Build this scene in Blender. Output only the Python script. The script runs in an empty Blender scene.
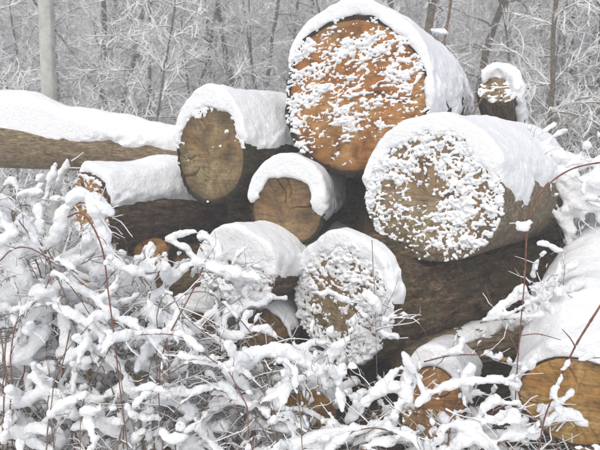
import bpy, math, random
import numpy as np
from mathutils import Vector, Matrix
S = bpy.context.scene
COL = S.collection
rng = np.random.default_rng(7)
random.seed(7)
R = math.radians
PI = math.pi

# ------------------------------------------------------------------ camera, sky, sun, exposure
F = 724.0
PITCH = R(-6.0)
CAM = np.array([0, 0, 1.5])
cd = bpy.data.cameras.new('camera'); cam = bpy.data.objects.new('camera', cd); COL.objects.link(cam)
cam.location = CAM; cam.rotation_euler = (R(90) + PITCH, 0, 0)
cd.sensor_fit = 'HORIZONTAL'; cd.sensor_width = 36; cd.lens = 36 * F / 600
cd.clip_start = 0.05; cd.clip_end = 1000
cd.dof.use_dof = True; cd.dof.focus_distance = 3.3; cd.dof.aperture_fstop = 6.3
S.camera = cam
w = bpy.data.worlds.new('World'); S.world = w; w.use_nodes = True
nt = w.node_tree; bg = nt.nodes['Background']
sky = nt.nodes.new('ShaderNodeTexSky'); sky.sky_type = 'NISHITA'; sky.sun_disc = False
sky.sun_elevation = R(48); sky.sun_rotation = R(200); sky.dust_density = 4; sky.air_density = 1.2
hs = nt.nodes.new('ShaderNodeHueSaturation'); hs.inputs['Saturation'].default_value = 0.5
nt.links.new(sky.outputs[0], hs.inputs['Color']); nt.links.new(hs.outputs[0], bg.inputs[0])
bg.inputs[1].default_value = 0.15
sd = bpy.data.lights.new('sun', 'SUN'); sd.energy = 0.6; sd.angle = R(25); sd.color = (1.0, 0.97, 0.93)
sun = bpy.data.objects.new('sun', sd); COL.objects.link(sun)
# sun high behind the camera's left shoulder, veiled by cloud
el, az = R(48), R(200)
dv = Vector((math.sin(az) * math.cos(el), math.cos(az) * math.cos(el), math.sin(el)))
sun.rotation_euler = dv.to_track_quat('Z', 'Y').to_euler()
S.view_settings.view_transform = 'Standard'; S.view_settings.look = 'None'
S.view_settings.exposure = 0.30; S.view_settings.gamma = 1
S.cycles.use_denoising = True
S.cycles.max_bounces = 12; S.cycles.diffuse_bounces = 10

def P(px, py, Y):
    """The point at depth Y metres seen at this place of the photograph (600 x 450)."""
    a = (px - 300) / F; b = (225 - py) / F
    c, s = math.cos(PITCH), math.sin(PITCH)
    d = np.array([a, c - b * s, s + b * c])
    return CAM + d * (Y / d[1])

# ------------------------------------------------------------------ noise
_tab = np.random.default_rng(3).random((32, 32, 32)).astype(np.float32) * 2 - 1
def vn(x, y, z):
    xi = np.floor(x).astype(np.int32); yi = np.floor(y).astype(np.int32); zi = np.floor(z).astype(np.int32)
    fx = (x - xi); fy = (y - yi); fz = (z - zi)
    fx = fx * fx * (3 - 2 * fx); fy = fy * fy * (3 - 2 * fy); fz = fz * fz * (3 - 2 * fz)
    xi &= 31; yi &= 31; zi &= 31; x1 = (xi + 1) & 31; y1 = (yi + 1) & 31; z1 = (zi + 1) & 31
    T = _tab
    a = T[xi, yi, zi] * (1 - fx) + T[x1, yi, zi] * fx
    b = T[xi, y1, zi] * (1 - fx) + T[x1, y1, zi] * fx
    c = T[xi, yi, z1] * (1 - fx) + T[x1, yi, z1] * fx
    d = T[xi, y1, z1] * (1 - fx) + T[x1, y1, z1] * fx
    return (a * (1 - fy) + b * fy) * (1 - fz) + (c * (1 - fy) + d * fy) * fz
def fbm(x, y, z, o=3, seed=0.0, g=0.5):
    s = 0; a = 1.0; t = 0
    for k in range(o):
        f = 2.03 ** k
        s = s + a * vn(x * f + seed * 1.7 + k * 5.3, y * f + seed * 0.91 + k * 2.1, z * f + seed * 2.3 + k * 7.7); t += a; a *= g
    return s / t

# ------------------------------------------------------------------ materials
MATS = {}
def newmat(name, rough=0.8):
    m = bpy.data.materials.new(name); m.use_nodes = True; MATS[name] = m
    N = m.node_tree.nodes; L = m.node_tree.links; b = N['Principled BSDF']
    b.inputs['Roughness'].default_value = rough; b.inputs['Specular IOR Level'].default_value = 0.25
    return m, N, L, b
def nd(N, t, **kw):
    n = N.new(t)
    for k, v in kw.items():
        if k in n.inputs: n.inputs[k].default_value = v
        else: setattr(n, k, v)
    return n
def ramp(N, L, src, stops):
    r = N.new('ShaderNodeValToRGB'); e = r.color_ramp.elements
    while len(e) < len(stops): e.new(0.5)
    for k, (p, c) in enumerate(stops):
        e[k].position = p; e[k].color = (c[0], c[1], c[2], 1)
    L.new(src, r.inputs[0]); return r.outputs[0]
def mix(N, L, fac, a, b, mode='MIX'):
    m = N.new('ShaderNodeMix'); m.data_type = 'RGBA'; m.blend_type = mode
    for s, v in ((0, fac), (6, a), (7, b)):
        if hasattr(v, 'is_output'): L.new(v, m.inputs[s])
        elif s == 0: m.inputs[0].default_value = v
        else: m.inputs[s].default_value = (v[0], v[1], v[2], 1)
    return m.outputs[2]
def coords(N, L, scale=(1, 1, 1)):
    tc = N.new('ShaderNodeTexCoord'); mp = N.new('ShaderNodeMapping'); mp.inputs['Scale'].default_value = scale
    L.new(tc.outputs['Object'], mp.inputs[0]); return mp.outputs[0]
def noise(N, L, v, scale, detail=4, rough=0.55, dist=0):
    n = nd(N, 'ShaderNodeTexNoise', Scale=scale, Detail=detail, Roughness=rough, Distortion=dist)
    L.new(v, n.inputs['Vector']); return n.outputs['Fac']
def bump(N, L, b, h, strength=0.5, dist=0.01):
    n = nd(N, 'ShaderNodeBump', Strength=strength, Distance=dist); L.new(h, n.inputs['Height']); L.new(n.outputs[0], b.inputs['Normal'])

def snow_mat(name, bs=0.85):
    m, N, L, b = newmat(name, 0.75)
    v = coords(N, L)
    n1 = noise(N, L, v, 260, 3, 0.6); n2 = noise(N, L, v, 55, 4, 0.6)
    L.new(ramp(N, L, n2, [(0.3, (0.84, 0.86, 0.885)), (0.7, (0.90, 0.905, 0.91))]), b.inputs['Base Color'])
    h = nd(N, 'ShaderNodeMath', operation='MULTIPLY_ADD'); L.new(n1, h.inputs[0]); h.inputs[1].default_value = 0.35; L.new(n2, h.inputs[2])
    bump(N, L, b, h.outputs[0], bs, 0.011)
    return m
SNOW = snow_mat('snow')
SNOW_FAR = newmat('snow_far', 0.9)[0]; SNOW_FAR.node_tree.nodes['Principled BSDF'].inputs['Base Color'].default_value = (0.89, 0.90, 0.91, 1)

def wood_mat(name, dark, mid, light, rings=60, cx=0.0, cz=0.0, stain=(0.05, 0.035, 0.02), st=0.5, rim_at=0.42):
    """Sawn end grain: rings about the pith, radial checks, saw marks, damp stains."""
    m, N, L, b = newmat(name, 0.7)
    tc = N.new('ShaderNodeTexCoord'); sub = nd(N, 'ShaderNodeVectorMath', operation='SUBTRACT'); sub.inputs[1].default_value = (cx, 0, cz)
    L.new(tc.outputs['Object'], sub.inputs[0]); o = sub.outputs[0]
    fl = nd(N, 'ShaderNodeVectorMath', operation='MULTIPLY'); fl.inputs[1].default_value = (1, 0, 1); L.new(o, fl.inputs[0])
    ln = nd(N, 'ShaderNodeVectorMath', operation='LENGTH'); L.new(fl.outputs[0], ln.inputs[0])
    wob = noise(N, L, o, 4, 4, 0.6)
    ad = nd(N, 'ShaderNodeMath', operation='MULTIPLY_ADD'); L.new(wob, ad.inputs[0]); ad.inputs[1].default_value = 0.10; L.new(ln.outputs['Value'], ad.inputs[2])
    mu = nd(N, 'ShaderNodeMath', operation='MULTIPLY'); L.new(ad.outputs[0], mu.inputs[0]); mu.inputs[1].default_value = rings * 6.283
    sn = nd(N, 'ShaderNodeMath', operation='SINE'); L.new(mu.outputs[0], sn.inputs[0])
    rg = nd(N, 'ShaderNodeMapRange'); L.new(sn.outputs[0], rg.inputs[0]); rg.inputs[1].default_value = -1
    big = noise(N, L, o, 4.5, 5, 0.6, 0.6)
    base = ramp(N, L, big, [(0.30, dark), (0.5, mid), (0.70, light)])
    c = mix(N, L, ringf(N, L, rg.outputs[0], o), base, mul3(mid, 0.5))
    # saw marks, slanting across the face
    mp = N.new('ShaderNodeMapping'); mp.inputs['Rotation'].default_value = (0, R(22), 0); mp.inputs['Scale'].default_value = (2, 1, 34); L.new(o, mp.inputs[0])
    saw = noise(N, L, mp.outputs[0], 3.0, 3, 0.7)
    c = mix(N, L, 0.55, c, ramp(N, L, saw, [(0.3, (0.45, 0.42, 0.4)), (0.55, (1, 1, 1)), (0.7, (1.15, 1.12, 1.08))]), 'MULTIPLY')
    sp = noise(N, L, o, 14, 6, 0.7)
    rr = nd(N, 'ShaderNodeMath', operation='MULTIPLY_ADD'); L.new(big, rr.inputs[0]); rr.inputs[1].default_value = 0.16; L.new(ln.outputs['Value'], rr.inputs[2])
    c = mix(N, L, ramp(N, L, rr.outputs[0], [(rim_at, (0, 0, 0)), (rim_at + 0.11, (0.85, 0.85, 0.85))]), c, mul3(dark, 0.55))
    stn = ramp(N, L, sp, [(0.50, (0, 0, 0)), (0.68, (st, st, st))])
    c = mix(N, L, stn, c, stain)
    sx = nd(N, 'ShaderNodeSeparateXYZ'); L.new(o, sx.inputs[0]); an = nd(N, 'ShaderNodeMath', operation='ARCTAN2'); L.new(sx.outputs[2], an.inputs[0]); L.new(sx.outputs[0], an.inputs[1])
    cb = nd(N, 'ShaderNodeCombineXYZ'); L.new(an.outputs[0], cb.inputs[0]); L.new(mixf(N, L, ln.outputs['Value'], 1.2), cb.inputs[1])
    rad = noise(N, L, cb.outputs[0], 9, 4, 0.65, 0.4)
    c = mix(N, L, 0.6, c, ramp(N, L, rad, [(0.34, (0.42, 0.38, 0.36)), (0.48, (1, 1, 1)), (0.7, (1.18, 1.12, 1.05))]), 'MULTIPLY')
    bl = noise(N, L, o, 9, 6, 0.72, 0.8)
    c = mix(N, L, 0.7, c, ramp(N, L, bl, [(0.36, (0.55, 0.50, 0.46)), (0.5, (1, 1, 1)), (0.66, (1.22, 1.18, 1.12))]), 'MULTIPLY')
    tn = noise(N, L, o, 2.6, 3, 0.5)
    c = mix(N, L, 0.8, c, ramp(N, L, tn, [(0.34, (1.12, 0.92, 0.72)), (0.5, (1, 1, 1)), (0.66, (0.86, 0.92, 0.88))]), 'MULTIPLY')
    L.new(c, b.inputs['Base Color'])
    hh = nd(N, 'ShaderNodeMath', operation='ADD'); L.new(saw, hh.inputs[0]); L.new(sp, hh.inputs[1])
    bump(N, L, b, hh.outputs[0], 0.6, 0.006)
    return m
def ringf(N, L, ring, o):
    n = noise(N, L, o, 7, 3, 0.6); k = nd(N, 'ShaderNodeMapRange'); L.new(n, k.inputs[0])
    k.inputs[1].default_value = 0.42; k.inputs[2].default_value = 0.66; k.inputs[3].default_value = 0.04; k.inputs[4].default_value = 0.5
    m = nd(N, 'ShaderNodeMath', operation='MULTIPLY'); L.new(ring, m.inputs[0]); L.new(k.outputs[0], m.inputs[1]); return m.outputs[0]
def mul3(c, k): return tuple(x * k for x in c)
def mixf(N, L, s, k):
    m = nd(N, 'ShaderNodeMath', operation='MULTIPLY'); L.new(s, m.inputs[0]); m.inputs[1].default_value = k; return m.outputs[0]

def bark_mat(name, dark, light, moss=None, sc=1.0, stretch=(1, 0.5, 1), ridge=0.5):
    m, N, L, b = newmat(name, 0.9)
    v = coords(N, L, stretch)
    n1 = noise(N, L, v, 22 * sc, 6, 0.68, 0.5); n2 = noise(N, L, v, 70 * sc, 6, 0.72)
    n5 = noise(N, L, coords(N, L, (stretch[0], stretch[1] * 0.45, stretch[2])), 42 * sc, 5, 0.7, 1.2)
    rd = nd(N, 'ShaderNodeMapRange'); L.new(n5, rd.inputs[0]); rd.inputs[1].default_value = 0.40; rd.inputs[2].default_value = 0.56
    c = ramp(N, L, n1, [(0.32, dark), (0.66, light)])
    c = mix(N, L, 0.9, c, ramp(N, L, n2, [(0.36, (0.42, 0.40, 0.38)), (0.64, (1.4, 1.38, 1.35))]), 'MULTIPLY')
    c = mix(N, L, 0.55 * min(1, ridge * 2), c, ramp(N, L, rd.outputs[0], [(0.0, (0.5, 0.46, 0.42)), (1.0, (1.1, 1.08, 1.05))]), 'MULTIPLY')
    if moss:
        n3 = noise(N, L, coords(N, L), 6, 5, 0.7)
        c = mix(N, L, ramp(N, L, n3, [(0.50, (0, 0, 0)), (0.62, (0.8, 0.8, 0.8))]), c, moss)
    L.new(c, b.inputs['Base Color'])
    a = nd(N, 'ShaderNodeMath', operation='MULTIPLY_ADD'); L.new(n2, a.inputs[0]); a.inputs[1].default_value = 0.5; L.new(n1, a.inputs[2])
    a2 = nd(N, 'ShaderNodeMath', operation='ADD'); L.new(a.outputs[0], a2.inputs[0])
    L.new(mixf(N, L, rd.outputs[0], ridge), a2.inputs[1])
    bump(N, L, b, a2.outputs[0], 1.0, 0.024)
    return m
def plain(name, c1, c2, sc=30, rough=0.85):
    m, N, L, b = newmat(name, rough); v = coords(N, L); n = noise(N, L, v, sc, 4, 0.6)
    L.new(ramp(N, L, n, [(0.35, c1), (0.65, c2)]), b.inputs['Base Color']); bump(N, L, b, n, 0.4, 0.004); return m

TWIG_FAR = plain('twig_far', (0.15, 0.125, 0.09), (0.30, 0.25, 0.185), 8)
TRUNK_FAR = bark_mat('trunk_far', (0.16, 0.135, 0.10), (0.38, 0.335, 0.265), None, 1.0)
CANE_RED = plain('cane_red', (0.13, 0.045, 0.035), (0.23, 0.10, 0.07), 60, 0.55)
CANE_BROWN = plain('cane_brown', (0.11, 0.07, 0.045), (0.24, 0.165, 0.11), 60, 0.7)
CANE_GREY = plain('cane_grey', (0.12, 0.10, 0.085), (0.27, 0.24, 0.20), 60)
CONCRETE = plain('post_concrete', (0.33, 0.345, 0.32), (0.52, 0.52, 0.48), 9)
LEAF = plain('dead_leaf', (0.14, 0.08, 0.035), (0.30, 0.19, 0.08), 40)

# ------------------------------------------------------------------ mesh helpers
def mesh(name, V, Fc, mat, parent=None, smooth=True, kind=None):
    V = np.asarray(V, np.float32); Fc = np.asarray(Fc, np.int32)
    me = bpy.data.meshes.new(name)
    k = Fc.shape[1] if len(Fc) else 4
    me.vertices.add(len(V)); me.vertices.foreach_set('co', V.ravel())
    me.loops.add(Fc.size); me.loops.foreach_set('vertex_index', Fc.ravel())
    me.polygons.add(len(Fc)); me.polygons.foreach_set('loop_start', np.arange(0, Fc.size, k, dtype=np.int32))
    me.update(calc_edges=True)
    if smooth: me.polygons.foreach_set('use_smooth', np.ones(len(Fc), bool))
    me.materials.append(mat)
    o = bpy.data.objects.new(name, me); COL.objects.link(o)
    if parent: o.parent = parent
    if kind: o['kind'] = kind
    return o
def thing(name, label, cat, loc=(0, 0, 0), group=None):
    o = bpy.data.objects.new(name, None); COL.objects.link(o); o.location = loc; o.empty_display_size = 0.1
    o['label'] = label; o['category'] = cat
    if group: o['group'] = group
    return o
def compact(V, Fc):
    u, inv = np.unique(Fc, return_inverse=True)
    return V[u], inv.reshape(Fc.shape)
def nets(f, org, h):
    """Naive surface nets of the zero set of f on a regular grid."""
    s = f < 0
    nx, ny, nz = f.shape
    cnt = np.zeros((nx - 1, ny - 1, nz - 1), np.int8)
    for a in (0, 1):
        for b in (0, 1):
            for c in (0, 1): cnt += s[a:nx - 1 + a, b:ny - 1 + b, c:nz - 1 + c]
    act = (cnt > 0) & (cnt < 8)
    ii = np.argwhere(act); n = len(ii)
    if n == 0: return np.zeros((0, 3)), np.zeros((0, 4), int)
    idx = -np.ones(act.shape, np.int32); idx[act] = np.arange(n)
    acc = np.zeros((n, 3)); k = np.zeros(n)
    I, J, K = ii.T
    cor = [(a, b, c) for a in (0, 1) for b in (0, 1) for c in (0, 1)]
    for A in cor:
        for ax in range(3):
            if A[ax]: continue
            B = list(A); B[ax] = 1
            fa = f[I + A[0], J + A[1], K + A[2]]; fb = f[I + B[0], J + B[1], K + B[2]]
            m = (fa < 0) != (fb < 0)
            t = np.where(m, fa / np.where(m, fa - fb, 1), 0)
            p = np.repeat(np.array([A], float), n, 0); p[:, ax] += t
            acc += p * m[:, None]; k += m
    V = (ii + acc / k[:, None]) * h + np.asarray(org)
    Q = []
    for ax in range(3):
        a = np.take(s, range(s.shape[ax] - 1), ax); b = np.take(s, range(1, s.shape[ax]), ax)
        d = a != b
        o1, o2 = [x for x in range(3) if x != ax]
        sl = [slice(None)] * 3; sl[o1] = slice(1, -1); sl[o2] = slice(1, -1)
        e = np.argwhere(d[tuple(sl)]); e[:, o1] += 1; e[:, o2] += 1
        flip = a[tuple(e.T)]
        def g(d1, d2):
            q = e.copy(); q[:, o1] -= d1; q[:, o2] -= d2; return idx[tuple(q.T)]
        q = np.stack([g(0, 0), g(1, 0), g(1, 1), g(0, 1)], 1)
        if ax == 1: flip = ~flip
        q = np.where(flip[:, None], q[:, ::-1], q)
        Q.append(q)
    Q = np.concatenate(Q); Q = Q[(Q >= 0).all(1)]
    return V, Q
def laplace(V, Q, it=1, lam=0.5):
    for _ in range(it):
        a = np.zeros_like(V); c = np.zeros(len(V))
        for i in range(4):
            j = (i + 1) % 4
            for p, q in ((i, j), (j, i)):
                for d in range(3): a[:, d] += np.bincount(Q[:, p], V[Q[:, q], d], len(V))
                c += np.bincount(Q[:, p], minlength=len(V))
        V = V + lam * (a / np.maximum(c, 1)[:, None] - V)
    return V

def frames(T):
    ref = np.where(np.abs(T[:, 2:3]) > 0.9, np.array([[1.0, 0, 0]]), np.array([[0, 0, 1.0]]))
    A = np.cross(T, ref); A /= np.linalg.norm(A, axis=1, keepdims=True) + 1e-9
    return A, np.cross(A, T)
class Tubes:
    """Collects tapered tubes; straight ones are made all together."""
    def __init__(s): s.V = []; s.F = []; s.n = 0
    def add(s, V, Fc): s.V.append(V); s.F.append(Fc + s.n); s.n += len(V)
    def path(s, pts, rad, k=6):
        pts = np.asarray(pts, float); rad = np.broadcast_to(rad, (len(pts),))
        T = np.gradient(pts, axis=0); T /= np.linalg.norm(T, axis=1, keepdims=True) + 1e-9
        A, B = frames(T)
        th = np.arange(k) * 2 * PI / k
        V = pts[:, None] + rad[:, None, None] * (np.cos(th)[None, :, None] * A[:, None] + np.sin(th)[None, :, None] * B[:, None])
        n = len(pts); i = np.arange(n - 1)[:, None] * k; j = np.arange(k)[None]
        Fc = np.stack([i + j, i + (j + 1) % k, i + k + (j + 1) % k, i + k + j], -1).reshape(-1, 4)
        s.add(V.reshape(-1, 3), Fc)
    def segs(s, p0, p1, r0, r1, k=3, squash=1.0):
        T = p1 - p0; T = T / (np.linalg.norm(T, axis=1, keepdims=True) + 1e-9); A, B = frames(T)
        th = np.arange(k) * 2 * PI / k + 0.5
        ca = np.cos(th)[None, :, None]; sb = np.sin(th)[None, :, None]
        D = ca * A[:, None] + sb * B[:, None]
        V = np.concatenate([p0[:, None] + r0[:, None, None] * D, p1[:, None] + r1[:, None, None] * D], 1)
        if squash != 1: pass
        i = np.arange(len(p0))[:, None] * 2 * k; j = np.arange(k)[None]
        Fc = np.stack([i + j, i + (j + 1) % k, i + k + (j + 1) % k, i + k + j], -1).reshape(-1, 4)
        s.add(V.reshape(-1, 3), Fc)
    def build(s, name, mat, parent=None, kind=None):
        if not s.V: return None
        return mesh(name, np.concatenate(s.V), np.concatenate(s.F), mat, parent, True, kind)
def spline(pts, n=12):
    pts = np.asarray(pts, float)
    if len(pts) < 3:
        t = np.linspace(0, 1, n)[:, None]; return pts[0] * (1 - t) + pts[-1] * t
    E = np.vstack([2 * pts[0] - pts[1], pts, 2 * pts[-1] - pts[-2]]); out = []
    for i in range(1, len(E) - 2):
        p0, p1, p2, p3 = E[i - 1:i + 3]
        t = np.linspace(0, 1, n, endpoint=False)[:, None]
        out.append(0.5 * (2 * p1 + (p2 - p0) * t + (2 * p0 - 5 * p1 + 4 * p2 - p3) * t ** 2 + (3 * p1 - p0 - 3 * p2 + p3) * t ** 3))
    return np.vstack(out + [pts[-1:]])
def resample(p, step):
    d = np.r_[0, np.cumsum(np.linalg.norm(np.diff(p, axis=0), axis=1))]
    n = max(2, int(d[-1] / step) + 1); t = np.linspace(0, d[-1], n)
    return np.stack([np.interp(t, d, p[:, k]) for k in range(3)], 1)

# ------------------------------------------------------------------ ground
def ground_z(x, y):
    z = 0.12 * fbm(x * 0.35, y * 0.35, 0 * x, 3, 4.0) + 0.05 * fbm(x * 1.6, y * 1.6, 0 * x, 2, 9.0)
    pile = np.exp(-((x - 0.3) / 1.8) ** 2 - ((y - 3.9) / 1.2) ** 2)
    return z + 0.24 * pile + 0.012 * np.maximum(y - 8, 0)
def build_ground():
    a = np.concatenate([np.linspace(-90, -8, 30), np.linspace(-7.5, 7.5, 160), np.linspace(8, 90, 30)])
    b = np.concatenate([np.linspace(-40, -3, 16), np.linspace(-2.6, 12, 170), np.linspace(12.5, 130, 60)])
    X, Y = np.meshgrid(a, b, indexing='ij'); Z = ground_z(X, Y)
    n, m = X.shape; i, j = np.meshgrid(np.arange(n - 1), np.arange(m - 1), indexing='ij'); q = i * m + j
    o = mesh('ground', np.stack([X, Y, Z], -1).reshape(-1, 3), np.stack([q, q + m, q + m + 1, q + 1], -1).reshape(-1, 4), SNOW, kind='structure')
    return o
build_ground()

# ------------------------------------------------------------------ logs
def harm(seed, th, amp=0.03):
    g = np.random.default_rng(seed); r = 1.0
    for k in range(2, 7):
        r = r + amp * g.normal() / (k - 0.6) * np.cos(k * th + g.random() * 6.28)
    return r
class Log:
    def __init__(s, label, c, az, tilt, length, rx, rz, wood, bark, seed, cat='log', amp=0.03, taper=0.0,
                 bark_amp=0.010, name='sawn_log', group='felled logs in the pile', rough_face=0.004, bulge=0.0, roll=0.0, cracks=3, rim=0.93):
        az, tilt = R(az), R(tilt)
        d = np.array([math.sin(az) * math.cos(tilt), math.cos(az) * math.cos(tilt), math.sin(tilt)])
        x = np.array([math.cos(az), -math.sin(az), 0]); z = np.cross(x, d)
        s.M = np.stack([x, d, z], 1); s.c = np.asarray(c, float); s.len = length; s.rx, s.rz = rx, rz; s.seed = seed; s.amp = amp; s.taper = taper; s.yaw = az
        s.root = thing(name, label, cat, s.c, group)
        s.root.rotation_euler = Matrix(s.M.tolist()).to_euler()
        s.bulge = bulge
        # bark
        nt_, ns = 128, max(12, int(length / 0.022))
        th = np.arange(nt_) * 2 * PI / nt_
        ys = np.linspace(0, length, ns)
        TH, YY = np.meshgrid(th, ys)
        r = s.rad(TH, YY)
        rx_, rz_ = r[0] if isinstance(r, tuple) else r, None
        rr = s.rad(TH, YY)
        rr = rr + bark_amp * (fbm(np.cos(TH) * 9, YY * 5, np.sin(TH) * 9, 4, seed, 0.6) * 1.6 + np.abs(fbm(np.cos(TH) * 16, YY * 7, np.sin(TH) * 16, 2, seed + 3)) * 1.2)
        X = np.cos(TH) * rr; Z = np.sin(TH) * rr
        edge = np.where(YY < 0.012, 0.99, 1.0); X *= edge; Z *= edge
        V = np.stack([X, YY + s.face_y(X, Z) * (YY < 0.2), Z], -1).reshape(-1, 3)
        i, j = np.meshgrid(np.arange(ns - 1), np.arange(nt_), indexing='ij')
        Fc = np.stack([i * nt_ + j, i * nt_ + (j + 1) % nt_, (i + 1) * nt_ + (j + 1) % nt_, (i + 1) * nt_ + j], -1).reshape(-1, 4)
        # front bark ring and back cap
        V2 = []; base = len(V)
        ring = s.rad(th, 0 * th) * (rim - 0.02); Xr, Zr = np.cos(th) * ring, np.sin(th) * ring
        V = np.vstack([V, np.stack([Xr, s.face_y(Xr, Zr) + 0.004, Zr], -1), [[0, length, 0]]])
        j = np.arange(nt_)
        F2 = np.stack([base + j, base + (j + 1) % nt_, (j + 1) % nt_, j], -1)
        e = (ns - 1) * nt_
        F3 = np.stack([e + j, e + (j + 1) % nt_, np.full(nt_, base + nt_), np.full(nt_, base + nt_)], -1)
        Fall = np.vstack([Fc, F2])
        mesh('bark', V[:, :], Fall, bark, s.root)
        # far end wood
        Ve = np.vstack([V[e:e + nt_], [[0, length + 0.01, 0]]])
        mesh('far_end', Ve, np.stack([j, np.full(nt_, nt_), (j + 1) % nt_], -1), wood, s.root, False)
        # cut face
        g = np.random.default_rng(seed + 50)
        nr = 56; na = 192
        t = np.linspace(0, 1, nr)[1:]; th = np.arange(na) * 2 * PI / na
        Tt, TH = np.meshgrid(t, th, indexing='ij')
        rr = s.rad(TH, 0 * TH) * rim * Tt
        X = np.cos(TH) * rr; Z = np.sin(TH) * rr
        yy = s.face_y(X, Z) - 0.003 + rough_face * fbm(X * 18, Z * 60, 0 * X, 3, seed)
        for _ in range(cracks):
            a0 = g.random() * 6.28; wd = 0.012 + 0.012 * g.random(); inner = 0.05 + 0.4 * g.random()
            aa = a0 + 0.12 * np.sin(Tt * 7 + a0) ; dl = np.abs((TH - aa + PI) % (2 * PI) - PI) * Tt
            yy += 0.012 * np.exp(-(dl / wd) ** 2) * np.clip((Tt - inner) * 5, 0, 1) * 1.4
        yy += 0.006 * np.clip((Tt - 0.97) / 0.03, 0, 1)
        V = np.vstack([[[0, float(s.face_y(np.array(0.), np.array(0.))) - 0.003, 0]], np.stack([X, yy, Z], -1).reshape(-1, 3)])
        i, j = np.meshgrid(np.arange(nr - 2), np.arange(na), indexing='ij')
        Fc = np.stack([1 + i * na + j, 1 + i * na + (j + 1) % na, 1 + (i + 1) * na + (j + 1) % na, 1 + (i + 1) * na + j], -1).reshape(-1, 4)
        j = np.arange(na); Fc = np.vstack([Fc, np.stack([0 * j, 0 * j, 1 + (j + 1) % na, 1 + j], -1)[:0]])
        o = mesh('cut_face', V, Fc, wood, s.root)
        # centre fan
        me = o.data
        s.face = o
        fan = np.stack([0 * j, 1 + (j + 1) % na, 1 + j], -1)
        import bmesh
        bm = bmesh.new(); bm.from_mesh(me); bm.verts.ensure_lookup_table()
        for a, b, c_ in fan:
            f = bm.faces.new((bm.verts[a], bm.verts[b], bm.verts[c_])); f.smooth = True
        bm.normal_update(); bm.to_mesh(me); bm.free()
    def rad(s, th, y):
        e = 1 / np.sqrt((np.cos(th) / s.rx) ** 2 + (np.sin(th) / s.rz) ** 2)
        return e * harm(s.seed, th, s.amp) * (1 - s.taper * y)
    def face_y(s, X, Z):
        return s.bulge * fbm(X * 6, Z * 6, 0 * X, 2, s.seed + 8)
    def sdf(s, p):
        q = (p - s.c) @ s.M
        rho = np.hypot(q[..., 0], q[..., 2]); th = np.arctan2(q[..., 2], q[..., 0])
        Rr = s.rad(th, np.clip(q[..., 1], 0, s.len))
        a = rho - Rr; b = np.maximum(-q[..., 1], q[..., 1] - s.len)
        k = 0.02
        m = np.where((a > 0) & (b > 0), np.hypot(np.maximum(a, 0), np.maximum(b, 0)), np.maximum(a, b))
        return m, a, q
    def snow(s, H=0.06, cut=0.15, droop=0.015, y0=-0.1, y1=None, e0=0.012, amp=0.012, vox=0.009, seedo=0, lean=0.0, hv=0.35, fray=0.3, hs=None):
        """Snow lying on the log: the log's own shape raised by the fallen depth, fraying out down its flanks."""
        y1 = s.len + 0.05 if y1 is None else y1
        cy, sy = math.cos(s.yaw), math.sin(s.yaw)
        G = np.array([[cy, sy, 0], [-sy, cy, 0], [0, 0, 1.0]]).T          # columns: right, along, up
        G = np.stack([[cy, -sy, 0], [sy, cy, 0], [0, 0, 1]], 1).astype(float)
        # bounds in the yawed frame
        cn = []
        for a in (-1.1, 1.1):
            for b in (max(y0, -0.08), min(y1, s.len + 0.08)):
                for c_ in (-1.1, 1.1): cn.append((s.M @ np.array([a * s.rx, b, c_ * s.rz])) @ G)
        cn = np.array(cn); lo = cn.min(0) - 0.04; hi = cn.max(0) + 0.04; hi[2] += H * 1.4
        n = np.ceil((hi - lo) / vox).astype(int) + 1
        g = [lo[k] + vox * np.arange(n[k]) for k in range(3)]
        X, Y, Z = np.meshgrid(*g, indexing='ij')
        L = np.stack([X, Y, Z], -1)
        Pw = L @ G.T + s.c
        sd = s.seed * 3.1 + seedo
        n1 = fbm(Pw[..., 0] * 5, Pw[..., 1] * 5, Pw[..., 2] * 5, 2, sd)
        n2 = fbm(Pw[..., 0] * 22, Pw[..., 1] * 22, Pw[..., 2] * 22, 3, sd + 5)
        n3 = vn(Pw[..., 0] * 75, Pw[..., 1] * 75, Pw[..., 2] * 75)
        h2 = H * (1 + hv * 1.6 * vn(X * 5 + sd, Y * 4, 0 * X))
        L0, a0, q = s.sdf(Pw)
        if hs: h2 = h2 * (hs[0] + (hs[1] - hs[0]) * np.clip(q[..., 1] / hs[2], 0, 1))
        f = L0.copy()
        up = np.zeros(3); 
        for t in (0.33, 0.66, 1.0):
            P2 = Pw.copy(); P2[..., 2] -= h2 * t
            f = np.minimum(f, s.sdf(P2)[0])
        Rz = max(s.rx, s.rz)
        # how far up the flank we are, in world vertical terms relative to the axis line
        zrel = (Pw[..., 2] - (s.c[2] + q[..., 1] * s.M[2, 1])) / Rz
        lat = q[..., 0] / Rz
        near = np.clip(1 - (zrel - cut) / 0.55, 0.2, 1)
        n4 = vn(Pw[..., 0] * 38 + sd, Pw[..., 1] * 38, Pw[..., 2] * 38)
        e = e0 + amp * (n1 * 0.9 + n2 * 1.6 * near) + 0.008 * n4 * near ** 0.5 + 0.004 * n3 * near
        e = e - 0.12 * np.clip((cut + fray * (n1 * 1.2 + n2 * 0.5) + lean * lat) - zrel, 0, 1)
        inside = np.clip((-a0 - droop * (1 + 1.6 * n1 + 1.4 * n2)) / 0.03, 0, 1) * np.clip((q[..., 1] < 0.03), 0, 1)
        e = e - 0.09 * inside
        e = e - 0.1 * np.clip((q[..., 1] - y1) / 0.05, 0, 1) - 0.1 * np.clip((y0 - q[..., 1]) / 0.05, 0, 1)
        f = f - e
        f[0] = f[-1] = 1; f[:, 0] = f[:, -1] = 1; f[:, :, 0] = f[:, :, -1] = 1
        V, Q = nets(f, lo, vox)
        Vw = V @ G.T + s.c
        ins = s.sdf(Vw)[0] < -0.012
        Q = Q[~ins[Q].all(1)]
        V = (Vw - s.c) @ s.M
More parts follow.
